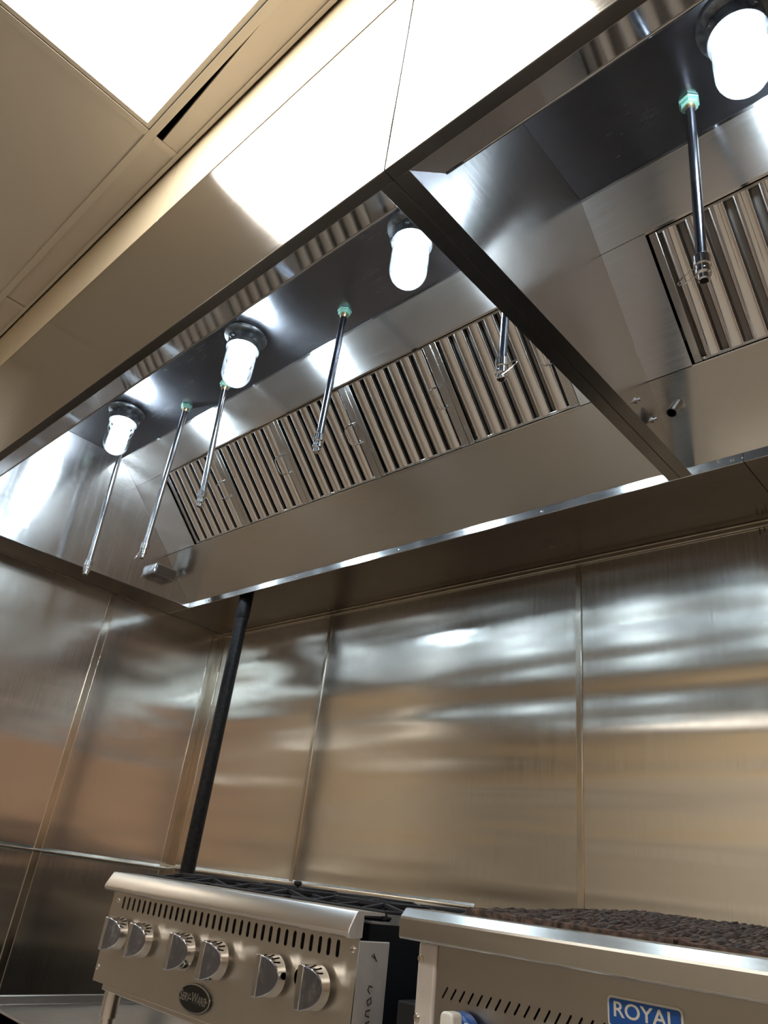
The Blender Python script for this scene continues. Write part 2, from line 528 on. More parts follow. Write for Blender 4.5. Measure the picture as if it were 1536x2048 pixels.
troffer(3, 3, 'added, unseen ceiling light panel further back in the kitchen, behind the camera')  # four unseen panels from here on, added for ambient light and steel reflections
troffer(5, 0, 'added, unseen ceiling light panel in the row by the hood, right of the picture')
troffer(5, 3, 'added, unseen ceiling light panel in the far back right of the kitchen')
troffer(2, 3, 'added, unseen ceiling light panel near the left wall behind the camera')

# cream closure panels between hood top and ceiling
ZH1 = 1.655 + H
cl = [(XL, -2.893, 'cream closure panel above the hood, the short piece by the left wall'),
      (-2.891, -1.688, 'cream closure panel above the hood, between the two visible vertical seams'),
      (-1.686, -.44, 'brightly lit closure panel above the hood, right of the second vertical seam'),
      (-.438, 1.5, 'closure panel above the right-hand hood at the far right end')]
for a, b, lab in cl:
    o = obj('closure_panel', MB().box(a + .0015, b - .0015, .5305, .5335, ZH1 + .024, ZC + .03), 'cream', None, ((a + b) / 2, .528, ZH1), bevel=.0006)
    tag(o, lab, 'closure panel', 'cream closure panels over the hood')

# ------------------------------------------------------------------ stainless wall sheets
PZ0, PZ1 = 0.02, 1.048 + H
def wall_sheet(x0, x1, y0, y1, z0, z1, mat, label):
    o = obj('wall_panel', MB().box(x0, x1, y0, y1, z0, z1), mat, None, ((x0 + x1) / 2, (y0 + y1) / 2, z0), bevel=.0008)
    return tag(o, label, 'wall panel', 'stainless wall panels')
s1, s2 = -2.400, -1.155
wall_sheet(XL, s1, YB - .002, YB + .003, PZ0, PZ1, 'wall_b', 'narrow brushed stainless panel of the back wall in the corner behind the black pipe')
wall_sheet(s1, s2, YB - .002, YB + .003, PZ0, PZ1, 'wall_b', 'middle brushed stainless panel of the back wall, above the six-knob range')
wall_sheet(s2, 1.25, YB - .002, YB + .003, PZ0, PZ1, 'wall_b', 'right brushed stainless panel of the back wall, above the charbroiler')
wall_sheet(XL - .003, XL + .002, 1.440, YB - .002, PZ0, 1.068 + H, 'wall_l', 'stainless panel of the left wall between its seam strip and the corner')
wall_sheet(XL - .003, XL + .002, .30, 1.440, PZ0, 1.068 + H, 'wall_l', 'stainless panel of the left wall on the near side of the seam strip')
# seam strips, corner angle, head trim (all bright folded steel)
def seam(n, mb):
    struct('trim_%d' % n, mb, 'strip2', None, bevel=.0008)
M['strip2'] = steel('tarnished_steel_trim', (0.74, 0.68, 0.58), 0.18, 0.3, (1, 1, 0), (80, 80, 6), dirt=0.25, dirt_scale=(12, 12, 4))
for n, x in ((4, s1), (5, s2)):
    seam(n, MB().box(x - .011, x + .011, YB - .0045, YB - .002, PZ0, PZ1).box(x + .008, x + .011, YB - .0065, YB - .0045, PZ0, PZ1))
seam(6, MB().box(XL + .002, XL + .0045, 1.440 - .018, 1.440 + .018, PZ0, 1.068 + H).box(XL + .0045, XL + .0065, 1.440 + .014, 1.440 + .018, PZ0, 1.068 + H).box(XL + .0045, XL + .0065, 1.440 - .018, 1.440 - .014, PZ0, 1.068 + H))
seam(7, MB().box(XL + .002, XL + .045, YB - .0045, YB - .002, PZ0, PZ1).box(XL + .002, XL + .0045, YB - .06, YB - .0045, PZ0, PZ1)
     .box(XL + .042, XL + .045, YB - .0065, YB - .0045, PZ0, PZ1).box(XL + .0045, XL + .0065, YB - .06, YB - .057, PZ0, PZ1))
seam(8, MB().box(XL + .004, 1.25, YB - .010, YB - .002, 1.049 + H, 1.0695 + H).box(XL + .004, 1.25, YB - .013, YB - .010, 1.064 + H, 1.0695 + H).box(XL + .004, 1.25, YB - .012, YB - .010, 1.049 + H, 1.051 + H))
# rounded wall-sheet creases, shaped and lightened to give a bright light streak
cp = MB()
zc0 = -.0455 + H
def crease(y0, sgn, h=.026, d=.0045):
    pts = [(y0, zc0 - h / 2)]
    for k in range(1, 12):
        f = k / 12
        pts.append((y0 + sgn * d * math.sin(math.pi * f) ** 1.2, zc0 - h / 2 + h * f))
    return pts + [(y0, zc0 + h / 2)]
cp.prism(crease(YB - .0022, -1), 'x', XL + .006, -1.52)
for v in cp.v:
    v.z += (v.x + 2.2) * .008
cp2 = MB()
cp2.prism(crease(XL + .0022, 1), 'y', .9, YB - .004)
for v in cp2.v:
    v.z += -.008 + (1.6 - v.y) * .02
M['crease'] = steel('bright_bent_steel', (0.86, 0.82, 0.74), 0.22, 0.0, grain=(20, 20, 20))
tag(obj('sheet_crease', cp, 'crease', None, (-2.3, YB, zc0), smooth=1.2), 'thin bright crease in the steel sheet along the back wall just above the range', 'wall rail')
tag(obj('sheet_crease', cp2, 'crease', None, (XL, 1.5, zc0), smooth=1.2), 'thin bright crease in the steel sheet along the left wall running into the corner', 'wall rail')

def screw_at(p, n, parent, r=.0045, mat='screw'):
    n = Vector(n).normalized()
    mb = MB().lathe([(r, 0), (r, r * .25), (r * .75, r * .6), (0, r * .75)], p, n, 14)
    return obj('screw', mb, mat, parent)

# ------------------------------------------------------------------ rear supply plenum (the dark soffit behind the hoods)
YG = 1.73
ZB = 1.07 + H
def plenum(x0, x1, label, screws):
    t = thing('supply_plenum', label, 'plenum', ((x0 + x1) / 2, (YG + YB) / 2, ZB), 'rear plenum sections behind the hoods')
    obj('bottom_panel', MB().box(x0, x1, YG + .003, YB - .003, ZB, ZB + .003), 'soffit', t)
    st = obj('front_strip', MB().box(x0, x1, YG, YG + .003, ZB - .0005, ZB + .0265), 'strip', t, bevel=.0008)
    tag(st, 'bright polished strip along the front edge')
    obj('upper_box', MB().box(x0, x1, YG + .10, YB - .003, ZB + .003, ZB + .55), 'soffit', t)
    for x in screws:
        screw_at((x, YG, ZB + .012), (0, -1, 0), t, .0048, 'chrome')
    return t
plenum(XL + .006, -.489, 'long dark soffit of the rear plenum behind the left hood', (-2.9, -2.26, -1.685, -1.086, -.515))
pl2 = plenum(-.487, 1.25, 'dark grease-streaked soffit of the rear plenum at the right picture edge', (-.2, .4))
# brown drips on soffit joint / wall top at the right
dr = MB()
for k in range(9):
    x = -.565 + .013 * k + random.uniform(-.004, .004)
    l = random.choice((.012, .02, .035, .05, .028))
    dr.tube([(x, YB - .0025, 1.046 + H), (x + .001, YB - .0025, 1.046 + H - l * .6), (x + .001, YB - .0025, 1.046 + H - l)], [.0022, .0015, .0018], 6)
tag(obj('grease_drips', dr, 'stain', None, (-.51, YB, 1.03 + H)), 'brown grease drips running down the back wall below the head trim', 'grease drips', kind='stuff')

# ------------------------------------------------------------------ hoods
A = Vector((0, 1.194, 1.646 + H))
G = Vector((0, YG, 1.0965 + H))
U = (G - A).normalized()
SLEN = (G - A).length
NV = Vector((1, 0, 0)).cross(U)              # points up and back, away from the viewer
def SP(x, s, off=0.0):
    p = A + U * s + NV * off
    return Vector((x, p.y, p.z))
ZT = 1.646 + H
S1, S2 = .155, .508                         # filter opening along the slope
YFc = .525

def strip_on_slope(mb, x0, x1, a, b, off=0.0, t=.002):
    return mb.slab(SP(x0, a, off), SP(x1, a, off), SP(x1, b, off), SP(x0, b, off), t)

def hood(x0, x1, pl, pr, fx0, fx1, fl_l, fl_r, label):
    """x0..x1 outer ends, pl/pr inner faces of the end panels, fx0..fx1 filter opening, fl_* width the bottom flange reaches inwards"""
    t = thing('exhaust_hood', label, 'exhaust hood', ((x0 + x1) / 2, YFc, ZB), 'stainless exhaust hoods')
    obj('front_panel', MB().box(x0 + .0015, x1 - .0015, YFc, YFc + .002, ZB, ZH1), 'face', t, bevel=.0008)
    fl = MB().box(x0 + .0008, x1 - .0008, YFc + .0021, .551, ZB + .0002, ZB + .002)
    obj('front_flange', fl, 'flange', t, bevel=.0006)
    fo = MB()
    P = [(.551, 1.07 + H), (.643, 1.158 + H)]
    fo.slab((fl_l, P[0][0], P[0][1]), (fl_r, P[0][0], P[0][1]), (fl_r, P[1][0], P[1][1]), (fl_l, P[1][0], P[1][1]), .002)
    fo.cyl((fl_l, P[1][0], P[1][1]), (fl_r, P[1][0], P[1][1]), .0028, n=10)
    lp = obj('front_lip', fo, 'fold', t)
    tag(lp, 'polished inward-folded lip')
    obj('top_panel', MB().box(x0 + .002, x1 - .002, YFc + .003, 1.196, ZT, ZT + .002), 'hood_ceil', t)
    ed = MB(); strip_on_slope(ed, pl, pr, 0, .006, -.003, .003)
    obj('top_hem', ed, 'polish', t)
    up = MB(); strip_on_slope(up, pl, pr, .004, S1 - .006)
    obj('upper_plate', up, 'slope', t)
    tr = MB(); strip_on_slope(tr, fx0 - .003, fx1 + .003, S1 - .006, S1, .002, .02)
    strip_on_slope(tr, fx0 - .003, fx1 + .003, S2, S2 + .003, -.002, .022)
    obj('filter_track', tr, 'polish', t)
    for a, b in ((pl, fx0 - .003), (fx1 + .003, pr)):
        bl = MB(); strip_on_slope(bl, a, b, S1 - .0045, S2)
        obj('blank_plate', bl, 'slope', t)
    lo = MB(); strip_on_slope(lo, pl, pr, S2 + .0025, SLEN)
    obj('lower_plate', lo, 'lower', t)
    pb = MB(); strip_on_slope(pb, fx0 - .003, fx1 + .003, S1, S2, .10, .002)
    obj('plenum_back', pb, 'dark', t)
    # end panels follow the cavity section
    sec = [(YFc + .003, ZB + .003), (YFc + .003, ZT - .001), (1.194, ZT - .001), (YG - .001, 1.0975 + H), (YG - .001, ZB + .003)]
    for xe, d in ((pl, -1), (pr, 1)):
        obj('end_panel', MB().prism(sec, 'x', xe, xe + d * .002), 'endl' if xe < -2 else 'endp', t)
    for a, b in ((x0 + .0008, fl_l), (fl_r, x1 - .0008)):
        fm = MB().box(a, b, .5515, YG - .001, ZB + .0003, ZB + .002)
        obj('end_flange', fm, 'flange', t, bevel=.0005)
    # back of the casing so the hood is a closed box
    obj('casing', MB().box(x0 + .001, x1 - .001, YFc + .003, 1.80, ZH1 - .003, ZH1 - .001), 'flange', t)
    return t

XM = -.6525
h1 = hood(XL + .006, XM, -3.066, -.660, -2.83, -.855, -3.066, -.684, 'long stainless exhaust hood on the left, against the left wall')
h2 = hood(XM, 1.25, -.6505, 1.235, -.527, .27, -.619, 1.21, 'stainless exhaust hood on the right of the dark divider beam')
# hardware on the right hood's end panel and slope
sb = MB()
bse = SP(-.598, .592); tip = SP(-.606, .604, -.045)
dv = (tip - bse).normalized()
e1 = dv.orthogonal().normalized(); e2 = dv.cross(e1)
n = 24
for rr, seq in ((.0145, (0, .048)), (.0120, (.048, .004))):
    for h in seq:
        for k in range(n):
            a = 2 * math.pi * k / n
            sb.v.append(bse + dv * h + (e1 * math.cos(a) + e2 * math.sin(a)) * rr)
for r in range(3):
    for k in range(n):
        sb.f.append((r * n + k, r * n + (k + 1) % n, (r + 1) * n + (k + 1) % n, (r + 1) * n + k))
sb.f.append(tuple(3 * n + k for k in range(n)))
tag(obj('pipe_stub', sb, 'conduit', h2), 'short open pipe stub')
obj('stub_hole', MB().lathe([(.0118, 0), (.0118, .001)], bse + dv * .006, dv, 20), 'dark', h2)
for y, z in ((1.468, 1.169), (1.566, 1.166)):
    obj('stud', MB().lathe([(.009, 0), (.009, .003), (.0045, .0035), (.0045, .012), (0, .013)], (-.6500, y, z + H), (1, 0, 0), 12), 'chrome', h2)
obj('cover_disc', MB().lathe([(.022, 0), (.022, .0012), (.018, .002)], (-.6500, 1.515, 1.150 + H), (1, 0, 0), 26), 'flange', h2)

# ------------------------------------------------------------------ baffle filters (each lifts out)
th = math.atan2(U.z, U.y)
FW, FL = .3935, S2 - S1 - .003
def make_filter(label):
    t = thing('baffle_filter', label, 'grease filter', (0, 0, 0), 'baffle grease filters', local=True)
    fr = MB()
    fr.box(0, .020, 0, FL, .004, .040).box(FW - .030, FW, 0, FL, .004, .040)
    fr.box(.020, FW - .030, 0, .008, .010, .040).box(.020, FW - .030, FL - .008, FL, .010, .040)
    obj('frame', fr, 'filt_frame', t, bevel=.0012)
    xa, xb = .020, FW - .030
    nb = 6
    p = (xb - xa) / nb
    fb, bb = MB(), MB()
    def hat(mb, xc, w, depth, z0, sign):
        pts = []
        for k in range(11):
            a = math.pi * k / 10
            pts.append((xc - w / 2 * math.cos(a), z0 - sign * depth * math.sin(a) ** .45))
        inn = [(xc + (x - xc) * .94, z + sign * .0012) for x, z in reversed(pts)]
        full = pts + inn
        m_ = len(full)
        # lengthwise prism along y
        vs = [(x, .006, z) for x, z in full] + [(x, FL - .006, z) for x, z in full]
        fs = [(i, (i + 1) % m_, m_ + (i + 1) % m_, m_ + i) for i in range(m_)]
        for i in range(10):
            fs.append((i, i + 1, m_ - 2 - i, m_ - 1 - i))
            fs.append((m_ + i, m_ + m_ - 1 - i, m_ + m_ - 2 - i, m_ + i + 1))
        mb.add(vs, fs)
    for i in range(nb):
        hat(fb, xa + p * (i + .5), p * .68, .015, .020, 1)
    for i in range(nb + 1):
        hat(bb, xa + p * i, p * .50, .008, .034, -1)
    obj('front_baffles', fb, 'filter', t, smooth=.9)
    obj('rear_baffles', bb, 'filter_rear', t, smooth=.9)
    return t
def bail():
    x = FW - .016
    pts = [(x, .135, .004), (x - .004, .135, -.014), (x - .020, .136, -.020), (x - .034, .142, -.021), (x - .038, .155, -.021),
           (x - .038, .190, -.021), (x - .034, .203, -.021), (x - .020, .209, -.020), (x - .004, .210, -.014), (x, .210, .004)]
    return MB().tube(pts, .0024, 8)
names = ['first baffle filter from the left wall, beside the blank steel plate',
         'second baffle filter from the left, behind the third hanging pipe',
         'third baffle filter from the left, middle one of the left hood',
         'fourth baffle filter from the left, with a wide flat right rail and wire bail',
         'fifth baffle filter of the left hood, partly hidden by the dark divider beam']
protof = make_filter(names[0])
obj('handle', bail(), 'chrome', protof)
def place_filter(t, x):
    q = SP(x, S1 + .0015, .004)
    t.location = q
    t.rotation_euler = (th, 0, 0)
pitch = (-.855 + 2.83) / 5
for k in range(5):
    t = protof if k == 0 else copy_tree(protof)
    t['label'] = names[k]
    place_filter(t, -2.83 + pitch * k)
for k, nm in enumerate(('baffle filter of the right hood with the dark gap beside its left rail', 'second baffle filter of the right hood, at the right picture edge')):
    t = copy_tree(protof)
    t['label'] = nm
    place_filter(t, -.527 + pitch * k + .002)

# ------------------------------------------------------------------ vapour-proof lamps
def make_lamp(label):
    t = thing('hood_lamp', label, 'lamp', (0, 0, 0), 'vapour-proof lamps under the hoods', local=True)
    obj('base', MB().lathe([(.074, 0), (.076, -.004), (.074, -.010), (.060, -.016), (.056, -.018)], (0, 0, 0), (0, 0, 1), 40), 'castalu', t)
    co = MB().lathe([(.054, -.016), (.056, -.020), (.055, -.050), (.058, -.052), (.058, -.060), (.050, -.062)], (0, 0, 0), (0, 0, 1), 40)
    for k in range(4):
        a = math.pi / 4 + k * math.pi / 2
        c, s_ = math.cos(a), math.sin(a)
        co.cyl((c * .053, s_ * .053, -.036), (c * .064, s_ * .064, -.036), .011, .008, 12)
    obj('collar', co, 'castalu', t, bevel=.0008)
    pr_ = [(.047, -.060), (.050, -.066), (.0525, -.075), (.0525, -.160)]
    for k in range(1, 9):
        a = math.pi / 2 * k / 8
        pr_.append((.0525 * math.cos(a) if k < 8 else 0, -.160 - .052 * math.sin(a)))
    obj('glass_jar', MB().lathe(pr_, (0, 0, 0), (0, 0, 1), 40), 'glass', t)
    pb = [(.016, -.062), (.024, -.072), (.035, -.090), (.0380, -.112), (.0375, -.146)]
    for k in range(1, 9):
        a = math.pi / 2 * k / 8
        pb.append((.0375 * math.cos(a) if k < 8 else 0, -.146 - .0375 * math.sin(a)))
    obj('bulb', MB().lathe(pb, (0, 0, 0), (0, 0, 1), 32), 'bulb', t)
    return t
lamps = [(-2.675, .995, 'leftmost glowing jar lamp under the left hood, nearest the left wall'),
         (-1.848, 1.000, 'middle glowing jar lamp under the left hood, just right of a hanging pipe'),
         (-1.065, 1.000, 'glowing jar lamp under the left hood beside the dark divider beam'),
         (-.190, .995, 'large glowing jar lamp in the top right corner, in the right hood')]
protol = make_lamp(lamps[0][2])
for k, (x, y, lab) in enumerate(lamps):
    t = protol if k == 0 else copy_tree(protol)
    t['label'] = lab
    t.location = (x, y, ZT - .0008)
    t.rotation_euler = (0, 0, .5 + k * .4)

# ------------------------------------------------------------------ fire-suppression drops
def drop(x, y, x2, y2, z2, label, dark, ring):
    t = thing('suppression_nozzle', label, 'fire nozzle', (x, y, ZT), 'hanging fire-suppression pipes')
    zt = ZT - .0008
    nut = MB().lathe([(.024, 0), (.024, -.005)], (x, y, zt), (0, 0, 1), 6)
    nut.lathe([(.020, -.005), (.020, -.016)], (x, y, zt), (0, 0, 1), 6)
    obj('locknut', nut, 'patina', t, bevel=.001)
    obj('bushing', MB().lathe([(.0125, -.016), (.0125, -.026), (.011, -.030)], (x, y, zt), (0, 0, 1), 16), 'brass', t)
    za = zt - .026
    zb = z2 + H
    pm = 'dark_conduit' if dark else 'conduit'
    mid = Vector((x, y, za)).lerp(Vector((x2, y2, zb + .055)), .25)
    pts = [(x, y, za), tuple(mid + Vector((.0015, -.001, 0))), (x2, y2, zb + .055)]
    obj('pipe', MB().tube(pts, .0105, 16), pm, t)
    hd = MB().lathe([(.0145, .062), (.0162, .059), (.0162, .037), (.0138, .034), (.0138, .025), (.0150, .023), (.0150, .016), (.0110, .013), (.0110, .002), (.0080, 0)], (x2, y2, zb), (0, 0, 1), 18)
    obj('nozzle_tip', hd, 'chrome', t, smooth=.4)
    if ring:
        r = .026
        cx, cy = x2 + ring * r * .8, y2 - .004
        pts = [(cx + r * math.cos(a), cy + .3 * r * math.sin(a), zb + .024 + r * .8 * math.sin(a + .4)) for a in [2 * math.pi * k / 28 for k in range(28)]]
        obj('cap_ring', MB().tube(pts, .0013, 6, closed=True), 'chrome', t)
    return t
drop(-2.894, 1.108, -2.894, 1.128, .985, 'leftmost hanging nozzle pipe, below the leftmost lamp', False, .5)
drop(-2.408, 1.122, -2.408, 1.120, .953, 'second hanging nozzle pipe from the left wall, ending above the steel conduit box', False, -1)
drop(-2.140, 1.126, -2.142, 1.150, 1.112, 'third hanging nozzle pipe, its top behind the middle jar lamp', False, 0)
drop(-1.464, 1.116, -1.466, 1.110, 1.093, 'fourth hanging nozzle pipe in front of the middle filters, alone on the dark top', True, 0)
drop(-.815, 1.122, -.824, 1.122, 1.087, 'hanging nozzle pipe half hidden behind the dark divider beam', True, 1)
drop(-.329, 1.104, -.329, 1.068, 1.068, 'black hanging nozzle pipe in the right hood with green locknut', True, -1)

# ------------------------------------------------------------------ conduit box on the left end panel
t = thing('conduit_box', 'small grey steel conduit box low on the left end panel of the hood', 'conduit box', (-3.066, 1.535, 1.165 + H))
bx = MB()
poly = rrect(1.475, 1.600, 1.150 + H, 1.205 + H, .012, 4)
bx.prism(poly, 'x', -3.065, -3.012)
obj('body', bx, 'conduit', t, bevel=.006, seg=3)
obj('cover', MB().prism(rrect(1.485, 1.590, 1.158 + H, 1.197 + H, .008, 4), 'x', -3.012, -3.009), 'flange', t, bevel=.001)
obj('conduit_neck', MB().cyl((-3.045, 1.600, 1.180 + H), (-3.045, 1.618, 1.180 + H), .012), 'conduit', t)

# ------------------------------------------------------------------ black gas pipe in the corner
t = thing('gas_pipe', 'thick black iron gas pipe standing in the left rear corner', 'pipe', (-2.678, 1.786, 0))
obj('riser', MB().cyl((-2.678, 1.786, 0), (-2.678, 1.786, ZB - .001), .0285, n=28), 'black_pipe', t)
obj('coupling', MB().lathe([(.030, 0), (.0315, .004), (.0315, .088), (.030, .092)], (-2.678, 1.786, ZB - .094), (0, 0, 1), 28), 'black_pipe', t)

# ------------------------------------------------------------------ equipment stand
ZS = -.42 + H
t = thing('equipment_stand', 'low stainless equipment stand under the range and the charbroiler', 'stand', (-.7, 1.5, 0))
obj('top', MB().box(-2.35, 1.15, 1.035, 1.90, ZS - .03, ZS), 'stand', t, bevel=.004)
obj('edge', MB().box(-2.362, -2.352, 1.05, 1.90, ZS - .03, ZS + .022), 'stand', t, bevel=.003)
obj('added_dark_base', MB().box(-2.335, 1.13, 1.06, 1.88, .10, ZS - .03), 'black_steel', t, bevel=.002)  # unseen closed base, added in black to darken the left wall's reflection
for x in (-2.25, -.6, 1.05):
    for y in (1.13, 1.81):
        obj('leg', MB().lathe([(.024, 0), (.024, .02), (.016, .025), (.016, .10)], (x, y, 0), (0, 0, 1), 20), 'stand', t)

# ------------------------------------------------------------------ six-burner range
RX0, RX1 = -1.958, -1.055
RZ = ZS
t = thing('gas_range', 'six-knob stainless countertop range standing on the low stand', 'range', (-1.5, 1.42, RZ))
RNG = t
FY = 1.100
zt_, zb_ = -.092 + H, -.298 + H
# front panel with cut slots and a shaft hole beside the last knob
spl = [[(RX0, zb_), (RX1 - .0, zb_), (RX1 - .0, zt_), (RX0, zt_)]]
for k in range(33):
    x = -1.899 + k * (1.899 - 1.108) / 32
    spl.append(stadium(x, -.1215 + H, .0095, .029))
knx = [-1.864, -1.747, -1.572, -1.449, -1.264, -1.140]
spl.append(ellipse(-1.206, -.181 + H, .011, .014, 20))
MX = Matrix.Rotation(math.pi / 2, 4, 'X')        # 2-D outline (x, z) stands upright, facing -y
def upright(y, org):
    return Matrix.Translation((-org.x, y - org.y, -org.z)) @ MX
curve_mesh('front_panel', spl, .0012, 'range', t, upright(FY + .0012, ORG[t.as_pointer()]))
obj('body', MB().box(RX0 + .004, RX1 - .006, FY + .03, 1.76, zb_ + .01, -.075 + H), 'black_steel', t)
obj('bottom_rail', MB().box(RX0 + .05, RX1, FY + .001, FY + .03, zb_ - .012, zb_), 'range', t, bevel=.002)
# rounded landing ledge
lp = [(1.104, -.098), (1.078, -.100), (1.071, -.097), (1.0685, -.091), (1.070, -.085), (1.085, -.058), (1.088, -.0555), (1.16, -.0555), (1.16, -.060), (1.104, -.062)]
lg = obj('landing_ledge', MB().prism([(y, z + H) for y, z in lp], 'x', RX0 - .003, RX1), 'lip', t, bevel=.0010, smooth=.55)
tag(lg, 'pale rounded front ledge')
obj('ledge_end_cap', MB().prism([(y, z + H) for y, z in lp], 'x', RX1 + .0002, RX1 + .0022), 'worn', t)
post = MB().box(RX1 - .004, RX1, FY + .0005, 1.184, zb_ - .01, -.1025 + H)
obj('corner_post', post, 'worn', t, bevel=.002)
obj('side_panel', MB().box(RX1 - .012, RX1 - .005, 1.184, 1.75, zb_, -.104 + H), 'black_steel', t)
for x, z in ((-1.925, -.118), (-1.948, -.268), (-1.068, -.118)):
    screw_at((x, FY, z + H), (0, -1, 0), t, .0062, 'chrome')
# handwritten marker strokes on the post
def stroke(*lines, r=.0011):
    ik = MB()
    for pts in lines:
        ik.tube([(RX1 + .0006, 1.135 + a, H + b) for a, b in pts], r, 6)
    obj('marker_letter', ik, 'ink', t)
stroke([(.006, -.184), (.000, -.178), (.003, -.172), (.011, -.174)])
stroke([(.002, -.194), (.010, -.190), (.012, -.198), (.004, -.202), (.001, -.196), (.002, -.194)])
stroke([(.011, -.209), (.001, -.210), (.000, -.217), (.010, -.219)])
stroke([(.012, -.226), (.003, -.228), (.000, -.233), (.003, -.237)])
stroke([(.002, -.125), (.010, -.130), (.006, -.122), (.016, -.134)], r=.0009)

def knob_mesh(R_=.0365, d0=.024, d1=.046, flat=.0075):
    bm = bmesh.new()
    bmesh.ops.create_cone(bm, cap_ends=True, segments=48, radius1=R_, radius2=R_ * .955, depth=d1)
    bmesh.ops.translate(bm, verts=bm.verts, vec=(0, 0, d1 / 2))
    faces_id = []
    for sgn in (1, -1):
        p0 = Vector((sgn * flat, 0, d1)); p1 = Vector((sgn * R_ * .88, 0, d0))
        d = (p1 - p0)
        nrm = Vector((-d.z, 0, d.x)).normalized()
        if nrm.x * sgn < 0: nrm = -nrm
        ge = bm.verts[:] + bm.edges[:] + bm.faces[:]
        bmesh.ops.bisect_plane(bm, geom=ge, plane_co=p0, plane_no=nrm, clear_outer=True)
        ed = [e for e in bm.edges if e.is_boundary]
        r = bmesh.ops.holes_fill(bm, edges=ed, sides=0)
        for f in r['faces']:
            f.material_index = 1
    bmesh.ops.recalc_face_normals(bm, faces=bm.faces)
    me = bpy.data.meshes.new('knob')
    bm.to_mesh(me); bm.free()
    me.polygons.foreach_set('use_smooth', [True] * len(me.polygons))
    me.set_sharp_from_angle(angle=.5)
    return me
kme = knob_mesh()
kme.materials.append(M['chrome']); kme.materials.append(M['facet'])
MK = Matrix.Rotation(math.pi / 2, 4, 'X')        # local z -> -y
kme.transform(MK)
stem_me = None
for k, x in enumerate(knx):
    o = bpy.data.objects.new('knob', kme)
    COL.objects.link(o); o.parent = t
    org = ORG[t.as_pointer()]
    o.location = Vector((x, FY - .010, -.187 + H)) - org
    ORG[o.as_pointer()] = org + o.location
    bv = o.modifiers.new('bevel', 'BEVEL'); bv.width = .0016; bv.segments = 2; bv.limit_method = 'ANGLE'; bv.angle_limit = .5
    if stem_me is None:
        sm = MB().cyl((x, FY - .0005, -.187 + H), (x, FY - .0105, -.187 + H), .010, n=16)
        so = obj('stem', sm, 'chrome', o)
        stem_me = so.data
    else:
        so = bpy.data.objects.new('stem', stem_me)
        COL.objects.link(so); so.parent = o
        ORG[so.as_pointer()] = ORG[o.as_pointer()]
# oval maker's badge
org = ORG[t.as_pointer()]
bc = (-1.515, -.2655 + H)
bd = curve_mesh('badge', [ellipse(bc[0], bc[1], .058, .0265)], .0022, 'badge_black', t, upright(FY - .002, org), .0008)
curve_mesh('badge_rim', [ellipse(bc[0], bc[1], .058, .0265), ellipse(bc[0], bc[1], .0545, .0235)], .0008, 'chrome', bd, upright(FY - .0052, org))
text_mesh('lettering', 'Serv-Ware', .0265, .0006, 'chrome', bd, Matrix.Translation((bc[0] - .005 - org.x, FY - .0052 - org.y, bc[1] - org.z)) @ MX, .76, .80, .0002)
fk = [(bc[0] + .043, bc[1] + .009), (bc[0] + .0455, bc[1] + .002), (bc[0] + .050, bc[1]), (bc[0] + .0455, bc[1] - .002), (bc[0] + .043, bc[1] - .009), (bc[0] + .0405, bc[1] - .002), (bc[0] + .038, bc[1]), (bc[0] + .0405, bc[1] + .002)]
curve_mesh('emblem', [fk], .0006, 'chrome', bd, upright(FY - .0052, org))
# grease smear under the badge
obj('scraped_patch', MB().prism([(-1.42, zb_ + .001), (-1.385, zb_ + .010), (-1.36, zb_ + .001), (-1.372, zb_ - .012), (-1.40, zb_ - .010)], 'y', FY - .0012, FY - .0002), 'white', t)
for x in (RX0 + .035, RX1 - .035):
    for y in (1.145, 1.70):
        fz = RZ - (x + 1.5) * math.radians(.35) + .0003
        lg = obj('leg', MB().lathe([(.0185, .045), (.0205, .047), (.0205, zb_ + .012 - fz)], (x, y, fz), (0, 0, 1), 24), 'lip', t)
        obj('foot', MB().lathe([(.022, 0), (.022, .008), (.0155, .014), (.0155, .046)], (x, y, fz), (0, 0, 1), 24), 'lip', lg)
# burners
for x in (-1.81, -1.51, -1.21):
    for y in (1.28, 1.58):
        b = obj('burner', MB().lathe([(.035, 0), (.05, .012), (.05, .016), (.03, .021)], (x, y, -.083 + H), (0, 0, 1), 24), 'iron', t)
back = MB().box(RX0, RX1, 1.745, 1.76, -.075 + H, -.060 + H)
obj('back_rail', back, 'iron', t, bevel=.002)
t.rotation_euler = (0, -math.radians(.35), 0)

